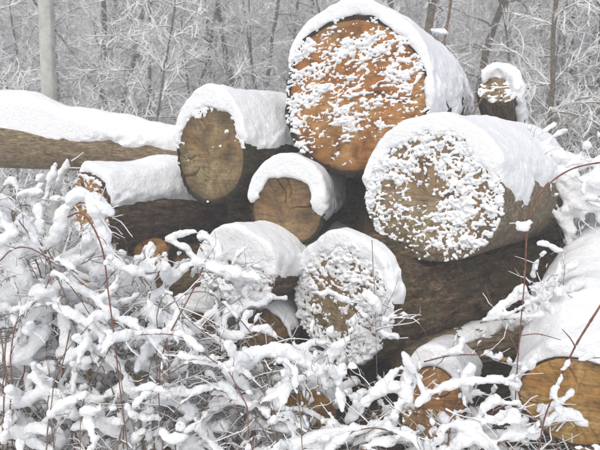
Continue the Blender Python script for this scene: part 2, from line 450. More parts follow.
        V = laplace(V, Q, 3, 0.55)
        V, Q = compact(V, Q)
        return mesh('snow_cap', V, Q, SNOW, s.root, kind='stuff')
    def crumbs(s, dens, A=0.018, sc=(16, 30), slant=0.25, seedo=0, step=0.004, lim=0.99, small=0.35):
        """Snow blown and stuck on to the cut face in soft lumps."""
        m = max(s.rx, s.rz) * 1.08
        u = np.arange(-m, m, step); X, Z = np.meshgrid(u, u, indexing='ij')
        th = np.arctan2(Z, X); rr = np.hypot(X, Z) / s.rad(th, 0 * th)
        U, W = X / s.rx, Z / s.rz
        sd = s.seed * 1.3 + seedo
        wx = X + 0.02 * vn(X * 20, Z * 20, 0 * X + sd); wz = Z + slant * X + 0.015 * vn(X * 20 + 9, Z * 20, 0 * X + sd)
        n = fbm(wx * sc[0], wz * sc[1], 0 * X, 2, sd) * 1.0 + small * fbm(X * 70, Z * 90, 0 * X, 2, sd + 4)
        b = dens(U, W, X, Z, sd)
        n_s = fbm(wx * sc[0] * 2.6, wz * sc[1] * 2.2, 0 * X, 2, sd + 11); patch = vn(X * 7 + sd, Z * 9, 0 * X)
        n = n - 0.08 + 0.30 * patch; v = np.maximum(n * 1.3 + b, (n_s - 0.17 + 0.28 * patch) * 0.45 + b * 0.6)
        v = v - np.clip((rr - lim) / 0.03, 0, 3)
        h = np.where(v > 0, A * 1.7 * np.clip(v, 0, 1.2) ** 0.9 * (0.75 + 0.45 * vn(X * 55, Z * 55, 0 * X + 3)) + 0.0015 * vn(X * 160, Z * 160, 0 * X), v * 0.05)
        h = np.maximum(h, -0.006)
        Yc = s.face_y(X, Z) - 0.003 - h
        Zs = Z - np.clip(h, 0, 1) * 0.15
        V = np.stack([X, Yc, Zs], -1).reshape(-1, 3); k = len(u)
        i, j = np.meshgrid(np.arange(k - 1), np.arange(k - 1), indexing='ij'); q = i * k + j
        Q = np.stack([q, q + k, q + k + 1, q + 1], -1).reshape(-1, 4)
        pos = (h > 0).ravel(); Q = Q[pos[Q].any(1)]
        V, Q = compact(V, Q)
        return mesh('face_snow', V, Q, SNOW, s.root, kind='stuff')

WA = wood_mat('wood_orange', (0.17, 0.072, 0.022), (0.385, 0.180, 0.058), (0.53, 0.33, 0.15), 34, 0.02, 0.0, (0.08, 0.035, 0.012), 0.5, 0.40)
WB = wood_mat('wood_ochre', (0.085, 0.060, 0.034), (0.25, 0.180, 0.092), (0.42, 0.335, 0.19), 42, 0.02, -0.02, (0.05, 0.045, 0.03), 0.6, 0.25)
WE = wood_mat('wood_olive', (0.080, 0.054, 0.03), (0.23, 0.152, 0.076), (0.42, 0.29, 0.145), 42, 0.0, -0.03, (0.06, 0.05, 0.03), 0.7, 0.20)
WD = wood_mat('wood_tan', (0.13, 0.092, 0.055), (0.27, 0.195, 0.115), (0.38, 0.30, 0.19), 40, 0.0, 0.0, (0.07, 0.06, 0.04), 0.6, 0.31)
WJ = wood_mat('wood_honey', (0.24, 0.13, 0.038), (0.46, 0.27, 0.085), (0.58, 0.40, 0.17), 42, 0.0, 0.0, (0.10, 0.05, 0.02), 0.6)
WH = wood_mat('wood_rust', (0.20, 0.09, 0.03), (0.36, 0.19, 0.07), (0.50, 0.33, 0.16), 50, 0.0, 0.0, (0.06, 0.03, 0.02), 0.7)
BK_DARK = bark_mat('bark_dark', (0.06, 0.040, 0.025), (0.32, 0.215, 0.13), (0.14, 0.135, 0.055), 1.0)
BK_BROWN = bark_mat('bark_brown', (0.09, 0.06, 0.04), (0.24, 0.17, 0.115), None, 0.8)
BK_TAN = bark_mat('bark_tan', (0.24, 0.18, 0.11), (0.40, 0.32, 0.21), None, 1.3, (1, 0.3, 1), 0.15)
BK_GREY = bark_mat('bark_grey', (0.22, 0.17, 0.115), (0.42, 0.345, 0.24), None, 1.0, (1, 0.8, 1), 0.25)
BK_EDGE = bark_mat('bark_edge', (0.03, 0.024, 0.018), (0.13, 0.10, 0.07), (0.07, 0.07, 0.03), 1.2)

def rpx(px, Y): return px * Y / F

# the big orange log on top
LA = Log('largest log topping the pile, orange sawn end speckled with snow', P(354, 96, 3.75), 22, 0, 1.15, rpx(76, 3.75), rpx(79, 3.75), WA, BK_EDGE, 11, amp=0.05)
LA.snow(H=0.055, cut=0.12, droop=0.012, vox=0.009, lean=-0.45, fray=0.5, amp=0.018, hv=0.12)
def dA(U, W, X, Z, sd):
    return -0.12 - 0.9 * np.clip(-0.42 - W + 0.25 * U, 0, 1) * 3 - 2.2 * np.clip(W - 0.68, 0, 1) + 0.05 * (U < 0)
LA.crumbs(dA, 0.012, (14, 36), -0.2, small=0.9, step=0.0034)
LB = Log('upper left log with greenish ochre sawn end, smaller and left of the big orange log', P(210, 154, 3.85), 36, 0, 1.6, rpx(46, 3.85), rpx(51, 3.85), WB, BK_EDGE, 12, amp=0.03)
LB.snow(H=0.07, cut=0.25, droop=0.012, hv=0.15)
LB.crumbs(lambda U, W, X, Z, sd: -0.75 + 0.75 * np.clip((np.hypot(U, W) - 0.72) * 4, 0, 1) * (W > 0.1), 0.008, (20, 24), 0)
LD = Log('thick log on the right with tan sawn end plastered all over with lumps of snow', P(431, 196, 3.3), 36, -1, 1.05, rpx(76, 3.3), rpx(66, 3.3), WD, BK_GREY, 14, amp=0.025, taper=0.05, bark_amp=0.004, rim=0.90)
LD.snow(H=0.06, cut=0.20, droop=0.03, lean=0.0, fray=0.45, amp=0.018, e0=0.016, hv=0.12)
def dD(U, W, X, Z, sd):
    r = np.hypot(U, W)
    return 0.03 - 2.0 * np.clip(-0.72 - W, 0, 1) - 0.6 * np.exp(-((U + 0.1) / 0.2) ** 2 - ((W + 0.02) / 0.12) ** 2) - 0.9 * np.exp(-((U + 0.45) / 0.2) ** 2 - ((W + 0.62) / 0.2) ** 2) + 0.15 * (r > 0.75) * (W > -0.4)
LD.crumbs(dD, 0.0135, (23, 38), -0.1, small=1.0, step=0.0034)
LE = Log('small round log in the middle, bare olive brown end under a fat snow cap', P(287, 211, 3.65), 12, 0, 1.5, rpx(39, 3.65), rpx(38, 3.65), WE, BK_EDGE, 15, amp=0.035)
LE.snow(H=0.062, cut=0.16, droop=0.022, lean=-0.25, e0=0.018)
LF = Log('dark barked log in the second row from the ground, its end crusted with snow', P(341, 301, 3.35), 50, 0, 1.7, rpx(70, 3.35), rpx(64, 3.35), WD, BK_DARK, 16, amp=0.05, bark_amp=0.022)
LF.snow(H=0.035, cut=0.35, droop=0.03, y1=0.08, e0=0.014, amp=0.016, fray=0.3)
def dF(U, W, X, Z, sd):
    return 0.12 - 0.8 * np.exp(-((U + 0.05) / 0.40) ** 2 - ((W + 0.25) / 0.35) ** 2) + 0.2 * (W > 0.35)
LF.crumbs(dF, 0.015, (18, 26), 0, small=0.9)
LG = Log('low left log, its end nearly hidden by a smooth dome of snow', P(236, 272, 3.45), 28, 0, 1.4, rpx(44, 3.45), rpx(38, 3.45), WH, BK_BROWN, 17, amp=0.04)
LG.snow(H=0.03, cut=0.0, droop=0.13, e0=0.016, amp=0.016)
LG.crumbs(lambda U, W, X, Z, sd: 0.25 - 1.0 * np.exp(-((U + 0.3) / 0.3) ** 2 - ((W - 0.25) / 0.25) ** 2), 0.02, (14, 18), 0, small=0.6)
LH = Log('broken brown log under the long pale pole, with a thick pillow of snow on it', P(90, 209, 3.95), 46, 0, 1.5, rpx(34, 3.95), rpx(36, 3.95), WH, BK_BROWN, 18, amp=0.07, bulge=0.05, rough_face=0.02, cracks=5)
LH.snow(H=0.065, cut=0.30, droop=0.0, y0=0.03, y1=0.80, e0=0.014, hv=0.3, amp=0.016)
LH.crumbs(lambda U, W, X, Z, sd: -0.12, 0.014, (22, 22), 0, small=0.6)
LC = Log('long pale barkless log lying across at the far left with an even ridge of snow', P(190, 158, 4.42), -84, 5.0, 2.0, rpx(15, 4.35), rpx(16, 4.35), WD, BK_TAN, 19, amp=0.02, bark_amp=0.003, taper=-0.62)
LC.snow(H=0.12, cut=0.8, hs=(0.55, 1.1, 1.0), droop=0.02, hv=0.14, fray=0.9, amp=0.020)
LI = Log('thin log end, yellow, peeping from the shadow below the broken brown log', P(152, 252, 4.1), 10, 0, 1.2, rpx(19, 4.1), rpx(16, 4.1), WJ, BK_DARK, 20, amp=0.06)
LI.crumbs(lambda U, W, X, Z, sd: -0.45, 0.01, (16, 16), 0)
LJ = Log('honey coloured log at the lower right corner, its back buried in a long snow slope', P(573, 402, 2.85), 28, 17, 2.8, rpx(57, 2.85), rpx(56, 2.85), WJ, BK_BROWN, 21, amp=0.03)
LJ.snow(H=0.085, cut=-0.3, droop=0.0, e0=0.018, vox=0.009, amp=0.022, hv=0.5)
LK = Log('brown log end at the bottom right of the middle, snow heaped over its back', P(431, 404, 3.0), 20, -3, 0.45, rpx(35, 3.0), rpx(39, 3.0), WH, BK_BROWN, 22, amp=0.05)
LK.snow(H=0.05, cut=0.1, droop=0.0, e0=0.010, amp=0.018, hv=0.6)
LK.crumbs(lambda U, W, X, Z, sd: -0.35, 0.012, (16, 16), 0)
LL = Log('small brown log end low down between the brambles below the middle', P(308, 412, 3.15), 5, 0, 1.2, rpx(32, 3.15), rpx(25, 3.15), WJ, BK_BROWN, 23, amp=0.06)
LL.snow(H=0.04, cut=0.1, droop=0.01)
LM = Log('shaded brown log end behind the brambles under the snow dome', P(262, 338, 3.5), 15, 0, 1.3, rpx(30, 3.5), rpx(31, 3.5), WE, BK_BROWN, 24, amp=0.05)
LM.snow(H=0.04, cut=0.2, droop=0.01)
LO = Log('brown log end glimpsed behind white brambles at the left', P(84, 312, 3.75), 20, 0, 0.4, rpx(36, 3.75), rpx(36, 3.75), WH, BK_BROWN, 25, amp=0.05)
LO.snow(H=0.05, cut=0.1, droop=0.01)
LQ = Log('dim log end low behind the brambles right of the left corner', P(185, 345, 3.7), 15, 0, 0.4, rpx(40, 3.7), rpx(38, 3.7), WE, BK_DARK, 26, amp=0.05)
LQ.snow(H=0.04, cut=0.2, droop=0.01)
LN = Log('snapped knotty stub poking up behind the pile with snow draped on it', P(499, 88, 4.3), 25, -42, 0.75, rpx(21, 4.3), rpx(21, 4.3), WD, BK_BROWN, 27, amp=0.10, bulge=0.05, rough_face=0.02, name='broken_stub', cat='stub', cracks=5, group=None)
LN.snow(H=0.045, cut=0.05, droop=0.02, y1=0.4, e0=0.012, vox=0.008, lean=-0.7, amp=0.02)
LN.crumbs(lambda U, W, X, Z, sd: 0.02, 0.015, (18, 26), 0)
LP = Log('splintered brown log squeezed between the dark barked log and the snowy one below', P(398, 357, 3.3), 66, 2, 1.1, rpx(20, 3.3), rpx(19, 3.3), WD, BK_TAN, 28, amp=0.09, bark_amp=0.012)
LP.snow(H=0.02, cut=0.75, e0=0.004, amp=0.02, fray=0.9, y0=0.3)
# logs deeper in the pile, seen as dark shapes in the gaps
for (px, py, Y, a_, L_, r_, lab) in ((230, 212, 4.35, 88, 1.9, 34, 'dark log lying crosswise in the gap behind the small middle log'),
                                (365, 245, 4.0, 75, 1.6, 42, 'dark log deep in the pile between the big orange and the dark barked one'),
                                (120, 285, 4.3, 88, 2.0, 42, 'unlit log crosswise behind the brambles on the left, below the yellow end'),
                                (250, 400, 3.9, 85, 1.9, 50, 'lowest dark log lying crosswise behind the brambles in the middle')):
    q = Log(lab, P(px, py, Y), a_, 0, L_, rpx(r_, Y), rpx(r_, Y), WE, BK_DARK, 30 + px, amp=0.04, bark_amp=0.01)


# ------------------------------------------------------------------ the wood behind
def polyl(g, p, d, L, n, wob, droop=0.0, up=0.0):
    pts = [p]; st = L / n
    for i in range(n):
        d = d + g.normal(0, wob, 3); d[2] += up - droop * (i / n)
        d = d / np.linalg.norm(d); p = p + d * st; pts.append(p)
    return np.array(pts)
class Grow:
    def __init__(s): s.a = []; s.b = []; s.ra = []; s.rb = []
    def line(s, pts, r0, r1):
        r = np.linspace(r0, r1, len(pts)); s.a.append(pts[:-1]); s.b.append(pts[1:]); s.ra.append(r[:-1]); s.rb.append(r[1:])
    def fin(s): return [np.concatenate(x) for x in (s.a, s.b, s.ra, s.rb)]
def snow_on(a, b, ra, rb, add, thresh, k):
    d = b - a; L = np.linalg.norm(d, axis=1) + 1e-9; hz = np.sqrt(np.clip(1 - (d[:, 2] / L) ** 2, 0, 1)); m = hz > thresh
    a, b, ra, rb, hz = a[m], b[m], ra[m], rb[m], hz[m]; top = max(ra.max(), 1e-6)
    def sr(p, r): return add * (1.0 + 1.1 * fbm(p[:, 0] * 9, p[:, 1] * 9, p[:, 2] * 9, 2)) * np.clip((r / np.minimum(top, 0.0024)) ** 1.0, 0.25, 1) + 0.45 * r
    s0, s1 = sr(a, ra), sr(b, rb)
    oa = np.zeros_like(a); oa[:, 2] = ra + s0 * 0.5; ob = np.zeros_like(b); ob[:, 2] = rb + s1 * 0.5
    t = Tubes(); t.segs(a + oa, b + ob, s0, s1, k); return t
def twig_meshes(G, name, parent, wood, snowm, snow_add, g, kind='stuff', thresh=0.3, k=3):
    a, b, ra, rb = G.fin()
    t = Tubes(); t.segs(a, b, ra, rb, k)
    o1 = t.build(name, wood, parent, kind)
    t = snow_on(a, b, ra, rb, snow_add, thresh, 3 if k == 3 else 5)
    o2 = t.build('snow', snowm, parent, kind)
    return o1, o2
def tree_proto(seed, H, r0, nb, kind):
    g = np.random.default_rng(seed)
    root = thing('bare_tree', '', 'tree')
    G = Grow()
    stems = []
    if kind == 'tree':
        stems.append((polyl(g, np.zeros(3), np.array([g.normal(0, .05), g.normal(0, .05), 1.]), H, 22, 0.05, up=0.03), r0))
        if g.random() < 0.4: stems.append((polyl(g, np.zeros(3) + [0.05, 0, 0], np.array([g.normal(0, .3), g.normal(0, .2), 1.]), H * 0.8, 20, 0.06, up=0.04), r0 * 0.7))
    else:
        for _ in range(nb // 5 + 3):
            an = g.random() * 6.28; le = 0.25 + 0.55 * g.random()
            stems.append((polyl(g, np.array([g.normal(0, .12), g.normal(0, .12), 0]), np.array([math.cos(an) * le, math.sin(an) * le, 1.]), H * (0.6 + 0.5 * g.random()), 16, 0.10, droop=0.14), r0))
    T = Tubes()
    for pts, rr in stems:
        T.path(pts, np.linspace(rr, rr * 0.25, len(pts)), 8)
        n = len(pts); per = nb if kind == 'tree' else max(5, nb // 3)
        for _ in range(per):
            k = int(n * (0.08 + 0.9 * g.random())) % n; p = pts[k]
            an = g.random() * 6.28; rise = g.normal(0.65, 0.45)
            Lb = (0.35 + 0.9 * g.random()) * (1.25 if kind == 'tree' else 0.7) * (1 - 0.45 * k / n) * 0.9
            br = polyl(g, p, np.array([math.cos(an), math.sin(an), rise]), Lb, 8, 0.20, droop=0.14)
            rb = max(0.004, rr * 0.28 * (1 - 0.5 * k / n)); G.line(br, rb, 0.0025)
            for _ in range(int(5 + Lb * 7)):
                kk = 1 + int(7 * g.random()); dd = br[kk] - br[kk - 1]; dd /= np.linalg.norm(dd)
                tw = polyl(g, br[kk], dd + g.normal(0, 0.55, 3), 0.14 + 0.30 * g.random(), 4, 0.30, droop=0.06); G.line(tw, 0.003, 0.0016)
                for _ in range(3):
                    q = int(4 * g.random()); dd2 = tw[q + 1] - tw[q]; dd2 /= np.linalg.norm(dd2)
                    G.line(polyl(g, tw[q], dd2 + g.normal(0, 0.7, 3), 0.06 + 0.14 * g.random(), 3, 0.35), 0.002, 0.0008)
    T.build('trunk' if kind == 'tree' else 'stem', TRUNK_FAR if kind == 'tree' else TWIG_FAR, root)
    o1, o2 = twig_meshes(G, 'crown', root, TWIG_FAR, SNOW_FAR, 0.0058, g, thresh=0.2)
    return root
def copy_thing(root):
    r = root.copy(); COL.objects.link(r)
    for c in root.children:
        d = c.copy(); COL.objects.link(d); d.parent = r
    return r
protos = [tree_proto(100 + i, 6.5 + i * 0.4, (0.022, 0.03, 0.04, 0.055, 0.075)[i % 5], 44 + 3 * i, 'tree') for i in range(5)]
sprot = [tree_proto(200 + i, 2.6 + 0.5 * i, 0.011, 26, 'shrub') for i in range(4)]
for s_ in sprot: s_.name = 'bare_shrub'; s_['category'] = 'shrub'
used = set()
def place(root, x, y, rz, sc, label, group, tilt=0.0):
    o = root if root not in used else copy_thing(root)
    used.add(root)
    o.location = (x, y, float(ground_z(np.array(x), np.array(y))) - 0.03)
    o.rotation_euler = (tilt, 0, rz); o.scale = (sc,) * 3
    o['label'] = label; o['group'] = group; return o
g = np.random.default_rng(77)
# trunks one can tell apart: pixel, depth, prototype
for px, Y, k, sc, lab in ((466, 11.0, 4, 1.0, 'dark bare trunk standing just right of the big orange log'),
                      (590, 10.0, 4, 0.9, 'dark bare trunk at the upper right corner'),
                      (372, 12.0, 3, 1.1, 'bare tree rising right above the top of the big orange log'),
                      (535, 12.5, 3, 1.0, 'bare tree standing behind and right of the broken stub'),
                      (425, 14.0, 4, 0.9, 'bare trunk farther back above the right shoulder of the big orange log'),
                      (555, 9.0, 2, 1.0, 'slim bare tree between the broken stub and the right edge'),
                      (182, 12.0, 2, 1.1, 'slim snowy tree above the upper left log with the ochre end'),
                      (245, 11.0, 3, 0.9, 'snowy tree in the gap left of the big orange log'),
                      (150, 9.5, 1, 1.0, 'thin snowy tree above the right end of the long pale log'),
                      (105, 10.5, 2, 1.0, 'thin snowy tree right of the concrete post'),
                      (10, 10.0, 1, 1.0, 'thin snowy tree at the left edge beyond the concrete post')):
    place(protos[k], P(px, 149, Y)[0], Y, g.random() * 6.28, sc, lab, 'bare snowy trees behind the pile')
for i in range(96):
    y = 9.0 + 17 * (i / 96) ** 0.9; x = (g.random() * 2 - 1) * (0.47 * y + 1.2)
    if y < 9.5 and abs(x / y * F + 249) < 85: continue
    place(protos[int(g.integers(0, 4))], x, y, g.random() * 6.28, 0.85 + 0.35 * g.random(), 'bare slender tree furred with snow, one of the crowd in the thicket behind', 'slender trees of the thicket behind')
for i in range(46):
    y = 8.2 + 15 * (i / 46) ** 1.1; x = (g.random() * 2 - 1) * (0.47 * y + 0.8)
    if y < 9.5 and abs(x / y * F + 249) < 85: continue
    place(sprot[int(g.integers(0, 4))], x, y, g.random() * 6.28, 0.8 + 0.4 * g.random(), 'arching leafless shrub loaded with snow in the thicket behind', 'arching shrubs of the thicket behind')
def far_wood():
    g = np.random.default_rng(5); G = Grow()
    for _ in range(1500):
        y = 27 + 14 * g.random(); x = (g.random() * 2 - 1) * (0.55 * y + 6); z0 = float(ground_z(np.array(x), np.array(y)))
        st = polyl(g, np.array([x, y, z0]), np.array([g.normal(0, .08), 0, 1.]), 7 + 5 * g.random(), 8, 0.05, up=.03); G.line(st, 0.05, 0.015)
        for _ in range(26):
            k = int(g.integers(0, 8)); p = st[k] + (st[min(k + 1, 8)] - st[k]) * g.random()
            G.line(polyl(g, p, np.array([g.normal(), g.normal(), g.normal(0.3, 0.4)]), 0.5 + 1.4 * g.random(), 3, 0.3, droop=0.1), 0.012, 0.006)
    t = thing('far_wood', 'snow grey bare wood closing the view far behind', 'wood')
    COL.objects.unlink(t); bpy.data.objects.remove(t)
    o1, o2 = twig_meshes(G, 'far_wood', None, TWIG_FAR, SNOW_FAR, 0.022, g)
    o1['label'] = 'mass of bare grey trees closing the view far behind'; o1['category'] = 'wood'
    o2.parent = o1
far_wood()
# concrete post
def post():
    Y = 7.0; c = P(51, 149, Y); wd = 0.056
    zg = float(ground_z(np.array(c[0]), np.array(Y)))
    t = thing('utility_post', 'pale grey concrete post rising behind the long pale log at the left', 'post', (c[0], Y, zg - 0.1))
    prof = [(-1, -.8), (-.8, -1), (.8, -1), (1, -.8), (1, .8), (.8, 1), (-.8, 1), (-1, .8)]
    zs = np.linspace(0, 7.5, 40); V = []
    for z in zs:
        k = wd * (1.12 - 0.03 * z)
        V += [(a * k, b * k, z) for a, b in prof]
    V.append((0, 0, 7.5 + 0.02)); n = 8; Fc = []
    for i in range(39):
        for j in range(8): Fc.append((i * n + j, i * n + (j + 1) % n, (i + 1) * n + (j + 1) % n, (i + 1) * n + j))
    for j in range(0, 8, 2): Fc.append((39 * n + j, 39 * n + (j + 1) % n, 39 * n + (j + 2) % n, 320))
    mesh('shaft', V, Fc, CONCRETE, t, False)
post()



# pale winter air
def haze():
    x0, x1, y0, y1, z0, z1 = -60, 60, -12, 62, -1.6, 17
    V = [(x, y, z) for x in (x0, x1) for y in (y0, y1) for z in (z0, z1)]
    Fc = [(0, 1, 3, 2), (4, 6, 7, 5), (0, 4, 5, 1), (2, 3, 7, 6), (0, 2, 6, 4), (1, 5, 7, 3)]
    m = bpy.data.materials.new('haze'); m.use_nodes = True; N = m.node_tree.nodes
    N.remove(N['Principled BSDF']); v = N.new('ShaderNodeVolumePrincipled'); v.inputs['Density'].default_value = 0.014
    v.inputs['Color'].default_value = (0.985, 0.99, 0.995, 1)
    m.node_tree.links.new(v.outputs[0], N['Material Output'].inputs['Volume'])
    mesh('haze', V, Fc, m, None, False, 'stuff')
haze()
S.cycles.volume_bounces = 2

# ------------------------------------------------------------------ brambles
def bound(px): return float(np.interp(px, [-80, 0, 50, 90, 130, 200, 290, 340, 400, 470, 530, 600, 700], [185, 200, 232, 268, 282, 305, 350, 372, 385, 395, 425, 440, 445]))
CLEAR = ((308, 412, 34, 24), (358, 385, 22, 36), (426, 408, 34, 42), (575, 402, 72, 70), (248, 335, 22, 22), (372, 320, 60, 40))   # where the photograph looks through to the logs
class Bush:
    def __init__(s, label, px, Y, seed, name='bramble_bush'):
        c = P(px, 440, Y); z = float(ground_z(np.array(c[0]), np.array(Y)))
        s.o = np.array([c[0], Y, z]); s.root = thing(name, label, 'bramble', s.o, 'snowed-under brambles before the pile')
        s.sp = []; s.T = Tubes(); s.S = Tubes(); s.g = np.random.default_rng(seed); s.seed = seed
        s.ta = Grow()
    def cane(s, pts, r, mat):
        t = Tubes(); k = len(pts); rr = np.linspace(r, r * 0.5, k) * (1 + 0.12 * fbm(np.arange(k) * 0.4 + r * 9999, np.zeros(k), np.zeros(k), 2))
        rr[::7] *= 1.22; t.path(pts - s.o, rr, 6)
        a = np.arange(3, k - 1, 4)                          # thorns and buds
        if len(a) and mat is CANE_RED:
            D = s.g.normal(0, 1, (len(a), 3)); D /= np.linalg.norm(D, axis=1, keepdims=True); q = pts[a] - s.o
            t.segs(q, q + D * 0.008, np.full(len(a), r * 0.45), np.full(len(a), 0.0002), 4)
        t.build('cane', mat, s.root)
    def clump(s, c, r): s.sp.append((c[0], c[1], c[2], r))
    def stroke(s, px, wpx, cr=0.003, mat=None, Y=2.9, twigs=3, taper=True, gaps=0.0, dens=1.0):
        twigs = twigs * 2 if cr else twigs; wpx = wpx * 0.84
        pts = np.array([P(p[0], p[1], p[2] if len(p) > 2 else Y) for p in px])
        pts = resample(spline(pts, 10), 0.012); Ym = pts[:, 1].mean(); rs = wpx * Ym / F / 2
        n = len(pts); ph = s.g.random() * 50
        u = np.linspace(0, 1, n)
        prof = rs * (0.92 + 0.38 * fbm(u * n * 0.22 + ph, u * 0, u * 0, 2) * 1.6)
        if taper: prof = prof * np.clip(0.35 + 3.5 * np.minimum(u, 1 - u), 0, 1)
        down = pts.copy(); down[:, 2] -= rs * 0.75
        if cr: s.cane(down, cr, mat or CANE_BROWN)
        for i in range(0, n):
            if gaps and vn(np.array(i * 0.11 + ph), np.array(0.), np.array(0.)) < -1 + 2 * gaps: continue
            j = s.g.normal(0, 0.20, 3) * prof[i]
            s.clump(pts[i] + j, prof[i] * (0.8 + 0.3 * s.g.random()))
        for _ in range(twigs): s.twig(down, r0=0.0016)
        return down
    def twig(s, path, r0=0.0015, L=None, sn=0.0045):
        g = s.g; k = int(g.integers(1, len(path) - 1)); d = path[k] - path[k - 1]; d /= np.linalg.norm(d) + 1e-9
        L = L or 0.07 + 0.17 * g.random()
        p = polyl(g, path[k], d + g.normal(0, 0.8, 3) + np.array([0, 0, 0.25]), L, 6, 0.24, droop=0.08); s.ta.line(p, r0, 0.0008)
        if g.random() < 0.6:
            q = int(g.integers(1, 5)); dd = p[q] - p[q - 1]; dd /= np.linalg.norm(dd)
            s.ta.line(polyl(g, p[q], dd + g.normal(0, 0.7, 3), L * 0.5, 3, 0.2), r0 * 0.7, 0.0007)
        if g.random() < 0.62:                      # a shoot carrying its own ridge of snow
            pp = resample(p, 0.007); rr = 0.0065 + 0.0085 * g.random() ** 1.6; ph = g.random() * 90; m0 = int(g.integers(0, max(1, len(pp) // 3)))
            TT = np.gradient(pp, axis=0); TT /= np.linalg.norm(TT, axis=1, keepdims=True) + 1e-9
            nn = fbm(np.arange(len(pp)) * 0.3 + ph, np.zeros(len(pp)), np.zeros(len(pp)), 2)
            for m in range(m0, len(pp)):
                r = rr * (1 + 0.9 * nn[m]) * (0.35 + 0.65 * math.sqrt(max(0, 1 - TT[m, 2] ** 2)))
                if r > 0.0045: s.clump(pp[m] + g.normal(0, 0.15, 3) * r + [0, 0, r * 0.6], r)
    def fill(s, x0, x1, n, Y0=2.55, Y1=3.25, wr=(5, 15), top=0.0):
        g = s.g
        for i in range(int(n * 1.4)):
            px = x0 + (x1 - x0) * g.random(); b = bound(px) + top
            py = b + (470 - b) * g.random() ** 1.1; Y = Y0 + (Y1 - Y0) * g.random()
            if any(((px - a) / c) ** 2 + ((py - b) / d) ** 2 < 1 for a, b, c, d in CLEAR): continue
            tip = P(px, py, Y); sg = g.choice([-1, 1]); reach = 0.10 + 0.5 * g.random()
            bx = tip[0] - sg * reach; by = min(3.3, Y + g.normal(0, 0.15)); bz = float(ground_z(np.array(bx), np.array(by)))
            hgt = max(0.12, tip[2] - bz)
            pth = np.array([[bx, by, bz], [bx + sg * reach * 0.22, by + (Y - by) * 0.3, bz + hgt * 0.75], [bx + sg * reach * 0.62, by + (Y - by) * 0.7, bz + hgt * (1.0 + 0.08 * g.random())], tip + [0, 0, -0.03], tip + [sg * 0.08, 0, -0.05 - 0.12 * g.random()]])
            pth = resample(spline(pth, 10), 0.012)
            ww = np.arange(len(pth)) * 0.09 + g.random() * 40; z_ = ww * 0; pth = pth + 0.028 * np.stack([fbm(ww, z_, z_, 2), fbm(ww, z_ + 9, z_, 2), fbm(ww, z_, z_ + 5, 2)], 1)
            m = g.choice([0, 1, 2], p=[.3, .4, .3]); s.cane(pth, 0.0022 + 0.0018 * g.random(), (CANE_RED, CANE_BROWN, CANE_GREY)[m])
            T = np.gradient(pth, axis=0); T /= np.linalg.norm(T, axis=1, keepdims=True); hz = np.sqrt(1 - T[:, 2] ** 2)
            rs = (wr[0] + (wr[1] - wr[0]) * g.random() ** 1.9) * 0.80 * Y / F / 2; ph = g.random() * 90
            uu = np.arange(len(pth)); nn = fbm(uu * 0.16 + ph, uu * 0., uu * 0., 2)
            for k in range(len(pth)):
                r = rs * np.clip((hz[k] - 0.2) * 1.5, 0, 1) * (0.85 + 0.9 * nn[k])
                if r > 0.0045 and nn[k] > -0.42: s.clump(pth[k] + [0, 0, r * 0.75] + g.normal(0, 0.1, 3) * r, r)
            for _ in range(int(g.integers(5, 11))): s.twig(pth)
    def done(s, vox=0.0058, leaves=0):
        sp = np.array(s.sp)
        if len(sp):
            q = sp[:, :3] - s.o; r = sp[:, 3]
            lo = (q - r[:, None]).min(0) - 0.03; hi = (q + r[:, None]).max(0) + 0.03
            n = np.ceil((hi - lo) / vox).astype(int) + 1
            E = np.zeros(n, np.float32); kf = 150.0
            for (x, y, z), rr in zip(q, r):
                m = rr + 0.022
                a = np.maximum(0, ((np.array([x, y, z]) - m - lo) / vox).astype(int)); b = np.minimum(n, ((np.array([x, y, z]) + m - lo) / vox).astype(int) + 2)
                X = lo[0] + vox * np.arange(a[0], b[0]) - x; Y = lo[1] + vox * np.arange(a[1], b[1]) - y; Z = lo[2] + vox * np.arange(a[2], b[2]) - z
                d = np.sqrt(X[:, None, None] ** 2 + Y[None, :, None] ** 2 + (Z[None, None] * np.where(Z < 0, 1.25, 0.9)[None, None]) ** 2) - rr
                E[a[0]:b[0], a[1]:b[1], a[2]:b[2]] += np.exp(-kf * np.minimum(d, 0.03) - 0.9).astype(np.float32) * (d < 0.02)
            f = -np.log(np.maximum(E, 1e-6)) / kf
            ax = [lo[k] + vox * np.arange(n[k]) + s.o[k] for k in range(3)]
            act = np.argwhere(np.abs(f) < 0.03)
            px, py, pz = ax[0][act[:, 0]], ax[1][act[:, 1]], ax[2][act[:, 2]]
            f[act[:, 0], act[:, 1], act[:, 2]] += (0.012 * fbm(px * 36, py * 36, pz * 36, 3, s.seed, 0.7) + 0.003 * vn(px * 110, py * 110, pz * 110) - 0.0006).astype(np.float32)
            f[0] = f[-1] = 1; f[:, 0] = f[:, -1] = 1; f[:, :, 0] = f[:, :, -1] = 1
            V, Q = nets(f, lo, vox); V = laplace(V, Q, 1, 0.4)
            mesh('snow', V, Q, SNOW, s.root, kind='stuff')
        if s.ta.a:
            a, b, ra, rb = s.ta.fin(); a = a - s.o; b = b - s.o
            t = Tubes(); t.segs(a, b, ra, rb, 4); t.build('twigs', CANE_BROWN, s.root, 'stuff')
            t = snow_on(a, b, ra, rb, 0.0025, 0.62, 6); t.build('twig_snow', SNOW, s.root, 'stuff')
        for _ in range(leaves):
            g = s.g; p = s.sp[int(g.integers(len(s.sp)))]; leaf(np.array(p[:3]) - s.o + [0, -0.01, -p[3] - 0.012], 0.022 + 0.014 * g.random(), g, s.root)
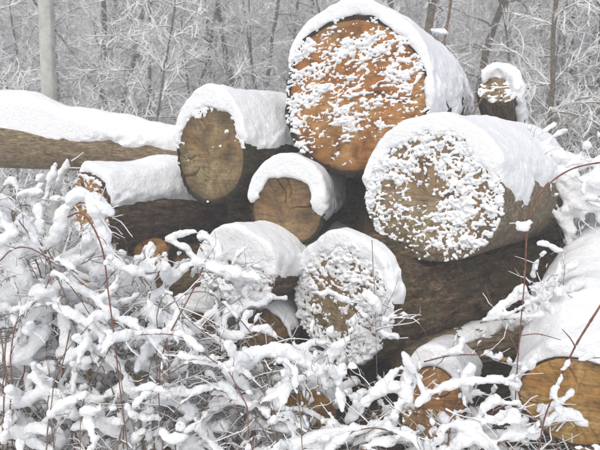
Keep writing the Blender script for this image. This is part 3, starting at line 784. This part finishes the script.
def leaf(c, L, g, parent):
    u = np.linspace(-1, 1, 7); V = []
    for t in u:
        wv = 0.42 * (1 - t * t) ** 0.7 + 0.01
        for sd in (-1, 0, 1): V.append((sd * wv * L, 0.25 * L * abs(sd) * wv + 0.25 * L * t * t, t * L))
    V = np.array(V); Rm = np.array(Matrix.Rotation(g.random() * 6.28, 3, 'Y') @ Matrix.Rotation(g.normal(0, 0.6), 3, 'X') @ Matrix.Rotation(g.normal(0, 0.6), 3, 'Z'))
    Fc = [(i * 3 + j, i * 3 + j + 1, i * 3 + j + 4, i * 3 + j + 3) for i in range(6) for j in (0, 1)]
    o = mesh('leaf', V @ Rm.T + c, Fc, LEAF, parent)
    sm = o.modifiers.new('thick', 'SOLIDIFY'); sm.thickness = 0.0008

def dark_litter():
    """Soil and rotting leaves left bare under the pile and the thickest brambles, laid in dark to deepen the shade of the gaps."""
    a = np.linspace(-2.6, 3.0, 190); b = np.linspace(2.0, 5.4, 120)
    X, Y = np.meshgrid(a, b, indexing='ij'); Z = ground_z(X, Y) + 0.012 + 0.02 * fbm(X * 14, Y * 14, 0 * X, 3, 2.0)
    k = fbm(X * 2.5, Y * 2.5, 0 * X, 3, 6.0) * 0.9 + 1.0 - np.maximum(np.abs(X - 0.2) / 2.3, np.abs(Y - 3.75) / 1.35) ** 3
    Z = Z - 0.05 * (k < 0.25)
    n, m = X.shape; i, j = np.meshgrid(np.arange(n - 1), np.arange(m - 1), indexing='ij'); q = i * m + j
    mat = plain('gap_darkening_litter', (0.035, 0.024, 0.016), (0.12, 0.08, 0.05), 24)  # bare soil sheet added in dark tones so the gaps look shaded
    o = mesh('gap_darkening_litter', np.stack([X, Y, Z], -1).reshape(-1, 3), np.stack([q, q + m, q + m + 1, q + 1], -1).reshape(-1, 4), mat, kind='stuff')
dark_litter()
def undergrowth():
    g = np.random.default_rng(88); G = Grow()
    for _ in range(2600):
        px = -40 + 690 * g.random(); Y = 2.75 + 0.65 * g.random()
        if px > 290 and g.random() < 0.65: continue
        py = bound(px) + 22 + (480 - bound(px)) * g.random() ** 0.8
        if any(((px - a) / c) ** 2 + ((py - b) / d) ** 2 < 1 for a, b, c, d in CLEAR): continue
        p = P(px, py, Y)
        d = np.array([g.normal(), g.normal(0, .6), g.normal(0.1, 0.8)])
        L = 0.10 + 0.28 * g.random(); t = polyl(g, p, d, L, 6, 0.32, droop=0.08); G.line(t, 0.0017, 0.0009)
        for _ in range(2):
            k = int(g.integers(1, 6)); dd = (t[k] - t[k - 1]) / (L / 6); G.line(polyl(g, t[k], dd + g.normal(0, .8, 3), L * 0.4, 3, 0.25), 0.0012, 0.0007)
    o1, o2 = twig_meshes(G, 'undergrowth', None, CANE_BROWN, SNOW, 0.0028, g, thresh=0.5)
    o2.parent = o1
undergrowth()

B0 = Bush('bramble at the left edge bowed under the thickest rolls of snow', 20, 2.8, 301)
B0.stroke([(75, 203), (62, 212), (57, 232), (45, 248), (28, 252), (-8, 248)], 15, Y=2.8)
B0.stroke([(-20, 246), (8, 262), (24, 280), (10, 300), (-15, 306)], 26, Y=2.75)
B0.stroke([(-10, 327), (18, 323), (34, 318), (48, 310), (60, 300)], 12, Y=2.75)
B0.stroke([(-10, 350), (12, 356), (28, 352), (40, 338), (46, 322)], 20, Y=2.7)
B0.stroke([(-10, 407), (20, 402), (40, 393), (52, 378)], 17, Y=2.65)
B0.stroke([(34, 376), (52, 398), (60, 420), (58, 452)], 16, Y=2.65)
B0.stroke([(56, 163), (50, 185), (43, 205), (34, 236)], 10, cr=0.006, mat=CANE_GREY, Y=3.5)
B0.stroke([(70, 160), (58, 180), (52, 196)], 8, cr=0.004, mat=CANE_GREY, Y=3.6)
B0.stroke([(-10, 215), (10, 205), (30, 203), (48, 215)], 9, Y=3.2)
B0.stroke([(-10, 432), (20, 436), (40, 425)], 14, Y=2.6)
B0.fill(-70, 62, 30, wr=(6, 17))
B1 = Bush('bramble left of the middle hooked over in a white crook before the broken log', 95, 2.8, 302)
B1.stroke([(64, 206), (76, 198), (90, 198), (100, 206), (104, 214)], 19, Y=2.8)
B1.stroke([(96, 210), (101, 228), (105, 246), (116, 262), (136, 270), (160, 268)], 13, Y=2.8)
B1.stroke([(60, 262), (74, 261), (88, 256), (98, 244)], 15, Y=2.85)
B1.stroke([(52, 322), (72, 330), (92, 334), (112, 328)], 10, Y=2.75)
B1.stroke([(62, 312), (66, 336), (70, 356), (82, 372)], 15, Y=2.7)
B1.stroke([(85, 290), (100, 300), (118, 304), (136, 296)], 12, Y=2.8)
B1.stroke([(72, 392), (92, 400), (110, 396), (124, 384)], 14, Y=2.65)
B1.stroke([(70, 430), (90, 424), (112, 430), (130, 444)], 13, Y=2.6)
B1.fill(58, 132, 24, wr=(5, 16))
B2 = Bush('bramble of crossing white sprays below the ochre ended log', 165, 2.85, 303)
B2.stroke([(159, 239), (172, 241), (186, 250), (200, 263), (212, 276)], 7, Y=2.9, mat=CANE_RED)
B2.stroke([(160, 294), (170, 280), (182, 270), (198, 262), (214, 266)], 8, Y=2.9)
B2.stroke([(130, 344), (142, 362), (156, 376), (176, 372), (192, 358), (197, 344)], 11, Y=2.8)
B2.stroke([(118, 378), (126, 398), (132, 420), (138, 452)], 13, Y=2.7)
B2.stroke([(128, 318), (150, 312), (170, 320), (188, 332)], 9, Y=2.85)
B2.stroke([(150, 290), (148, 306), (156, 322), (150, 340)], 11, Y=2.8)
B2.stroke([(140, 410), (160, 400), (182, 404), (200, 420)], 12, Y=2.7)
B2.fill(128, 205, 22, wr=(5, 14))
B3 = Bush('bramble tumbling over the snow domed log end left of centre', 235, 2.9, 304)
B3.stroke([(200, 244), (214, 262), (232, 280), (250, 296), (272, 300)], 12, Y=3.05)
B3.stroke([(190, 276), (205, 268), (222, 272), (236, 268)], 11, Y=3.0)
B3.stroke([(196, 430), (212, 410), (226, 392), (240, 366), (258, 354), (282, 352), (305, 362), (322, 374), (326, 388)], 17, Y=2.75)
B3.stroke([(226, 404), (250, 400), (272, 394), (296, 380), (316, 370)], 13, Y=2.75)
B3.stroke([(222, 352), (232, 342), (250, 332), (270, 324)], 7, Y=2.85)
B3.stroke([(222, 312), (236, 310), (250, 304), (262, 306)], 14, Y=2.95)
B3.stroke([(215, 300), (218, 320), (224, 344), (220, 370)], 9, Y=2.9)
B3.fill(200, 285, 10, wr=(5, 13))
B4 = Bush('bramble in the bottom middle with one tall snow stub standing in it', 310, 2.85, 305)
B4.stroke([(270, 449), (300, 444), (335, 438), (362, 430), (374, 424)], 16, Y=2.65)
B4.stroke([(322, 374), (332, 356), (344, 342), (356, 335)], 9, Y=2.8)
B4.stroke([(344, 362), (339, 376), (339, 392), (334, 406)], 9, Y=2.7)
B4.stroke([(314, 292), (332, 294), (350, 302), (366, 316), (376, 330)], 7, Y=3.05, mat=CANE_GREY)
B4.stroke([(292, 340), (300, 350), (310, 344), (316, 338)], 9, Y=2.9)
B4.stroke([(268, 424), (285, 416), (300, 424), (316, 436)], 11, Y=2.7)
B4.fill(282, 345, 4, wr=(5, 11), top=25)
B5 = Bush('bramble right of the dark bottom gap with slanting white bars', 385, 2.8, 306)
B5.stroke([(340, 430), (356, 412), (372, 396), (388, 380), (402, 366)], 12, Y=2.75)
B5.stroke([(352, 446), (372, 432), (392, 416), (404, 396), (412, 380)], 11, Y=2.7)
B5.stroke([(376, 330), (388, 320), (402, 314), (414, 318)], 5, Y=3.0)
B5.stroke([(360, 446), (392, 440), (420, 430)], 12, Y=2.6)
B5.fill(350, 425, 4, wr=(5, 12), top=20)
B6 = Bush('bramble arching over the heaped snow of the lowest brown log end', 460, 2.75, 307)
B6.stroke([(402, 424), (418, 404), (436, 391), (466, 382), (496, 380), (516, 386), (520, 398)], 10, Y=2.65)
B6.stroke([(428, 438), (446, 426), (474, 422), (504, 420), (526, 428)], 8, Y=2.6)
B6.stroke([(480, 321), (496, 318), (512, 317), (524, 314)], 6, Y=2.8)
B6.stroke([(424, 360), (450, 354), (480, 353), (502, 355)], 6, Y=2.85, mat=CANE_RED)
B6.stroke([(498, 440), (520, 434), (542, 432)], 12, Y=2.55)
B6.stroke([(440, 404), (452, 412), (462, 430), (470, 448)], 9, Y=2.6)
B6.fill(425, 535, 6, wr=(5, 11))
B7 = Bush('bramble twigs at the lower right corner crossing the honey coloured log end', 570, 2.6, 308)
B7.stroke([(540, 426), (556, 417), (572, 414), (590, 428)], 13, Y=2.55, twigs=1)
B7.stroke([(573, 364), (586, 357), (604, 356)], 6, Y=2.6, twigs=0)
B7.stroke([(575, 448), (590, 447), (606, 450)], 7, Y=2.5, twigs=1)
for b, lv in ((B0, 1), (B1, 4), (B2, 1), (B3, 1), (B4, 1), (B5, 0), (B6, 1), (B7, 0)): b.done(leaves=lv)

# thick twigs piled with snow where the right hand log ends
B8 = Bush('tangle of snow loaded branches heaped at the right end of the thick right log', 575, 4.0, 309, name='branch_tangle')
B8.root['group'] = 'branches on and behind the pile'; B8.root['category'] = 'branches'
for st in (([(530, 150), (548, 156), (566, 160), (574, 168)], 16), ([(562, 172), (582, 164), (600, 163), (620, 166)], 16), ([(575, 190), (590, 182), (602, 188), (625, 186)], 20),
           ([(548, 178), (560, 188), (574, 204), (582, 222)], 14), ([(556, 164), (568, 178), (580, 196), (598, 212)], 18), ([(540, 196), (552, 210), (566, 226), (572, 244)], 9),
           ([(520, 146), (536, 150), (550, 148)], 9), ([(566, 206), (572, 226), (566, 246)], 9), ([(580, 200), (596, 206), (615, 205)], 16)):
    B8.stroke(st[0], st[1], cr=0.005, mat=CANE_GREY, Y=3.75, twigs=5)
B8.done(vox=0.008)
B9 = Bush('small spray of snowy twigs in the dark below the thick right log', 545, 3.2, 310, name='bramble_spray')
for st in (([(524, 312), (534, 300), (546, 292), (556, 280)], 7), ([(528, 290), (540, 284), (548, 286)], 7), ([(512, 316), (528, 320), (540, 308), (548, 300)], 8), ([(536, 318), (548, 308), (560, 296), (565, 284)], 8)):
    B9.stroke(st[0], st[1], cr=0.002, Y=3.1, twigs=5)
B9.done()

# single canes that stand out
def lone(label, pts, r, mat, snow=(), tw=4, name='bramble_cane', seed=1, side=()):
    b = Bush(label, pts[-1][0], pts[-1][2], 400 + seed, name=name); b.root['group'] = 'single canes in front of the pile'
    w_ = resample(spline(np.array([P(*p) for p in pts]), 10), 0.012); b.cane(w_, r, mat)
    for q in side: b.cane(resample(spline(np.array([P(*p) for p in q]), 8), 0.012), r * 0.7, mat)
    for q, wd in snow: b.stroke(q, wd, cr=0, Y=pts[0][2] - 0.005, twigs=0)
    for _ in range(tw): b.twig(w_)
    b.done(vox=0.005)
lone('red brown cane rising from the bottom left, hooked over at its top', [(68, 217, 2.62), (80, 213, 2.6), (92, 225, 2.58), (103, 252, 2.56), (108, 290, 2.55), (114, 335, 2.54), (119, 380, 2.52), (124, 420, 2.5), (130, 470, 2.5)], 0.0034, CANE_RED, seed=1)
lone('thin red cane winding up left of centre below the ochre ended log', [(203, 268, 2.66), (192, 292, 2.65), (178, 318, 2.63), (165, 345, 2.6), (159, 380, 2.58), (160, 415, 2.55), (165, 470, 2.5)], 0.0028, CANE_RED, seed=2)
lone('long red cane arching past the thick right log to the right edge', [(620, 161, 2.7), (597, 163, 2.7), (572, 169, 2.7), (550, 183, 2.7), (534, 204, 2.7), (527, 235, 2.7), (525, 275, 2.7), (521, 320, 2.7), (517, 372, 2.7), (512, 460, 2.7)], 0.0034, CANE_RED,
     snow=(([(517, 222), (523, 229), (529, 224), (530, 218)], 8), ([(528, 247), (540, 244), (552, 247), (566, 252)], 7), ([(556, 172), (575, 163), (600, 158)], 5), ([(524, 322), (526, 318)], 5)), seed=3, side=([(519, 336, 2.7), (538, 334, 2.69), (561, 340, 2.68)], [(519, 355, 2.7), (512, 340, 2.72), (502, 325, 2.74)]))
lone('grey red stem leaning across the honey coloured log end, snow down its side', [(604, 300, 2.5), (590, 322, 2.5), (576, 345, 2.5), (564, 370, 2.5), (552, 398, 2.5), (543, 425, 2.5), (536, 470, 2.5)], 0.0042, CANE_RED,
     snow=(([(572, 352), (563, 372), (556, 388), (549, 402)], 6),), seed=4, tw=1, side=([(575, 346, 2.5), (570, 338, 2.5), (562, 329, 2.5)], [(570, 360, 2.5), (585, 362, 2.49), (606, 365, 2.48)]))
lone('thin dark stalk standing before the snow crusted log end in the centre', [(372, 240, 3.0), (373, 265, 3.0), (375, 300, 3.0), (376, 340, 3.0), (378, 400, 3.0), (380, 450, 3.0)], 0.0018, CANE_GREY, seed=5, tw=8)
lone('crooked brown cane at the far left bottom', [(70, 330, 2.6), (62, 365, 2.6), (48, 400, 2.58), (52, 430, 2.55), (58, 470, 2.5)], 0.0028, CANE_BROWN, seed=6)
lone('slender brown cane standing in the bottom left, curving right', [(120, 330, 2.55), (98, 370, 2.55), (84, 400, 2.55), (80, 440, 2.5), (84, 480, 2.5)], 0.0024, CANE_BROWN, seed=7)
lone('snapped brown snag with a dusting of snow poking up behind the big orange log', [(452, -8, 4.9), (449, 15, 4.9), (445, 38, 4.9), (441, 66, 4.9), (436, 110, 4.9)], 0.010, CANE_BROWN, seed=8, tw=2, name='snapped_snag')
lone('thin straight stick slanting on the big log beside the broken stub', [(482, 98, 3.9), (476, 108, 3.9), (470, 118, 3.9)], 0.005, CANE_BROWN, seed=9, tw=0, name='stick')
lone('bent dark stick with snow lying behind the top of the thick right log', [(495, 120, 3.95), (505, 130, 3.95), (514, 142, 3.95), (520, 158, 3.95)], 0.006, CANE_GREY, seed=10, tw=1, name='stick', snow=(([(498, 119), (510, 130), (518, 142)], 6),))
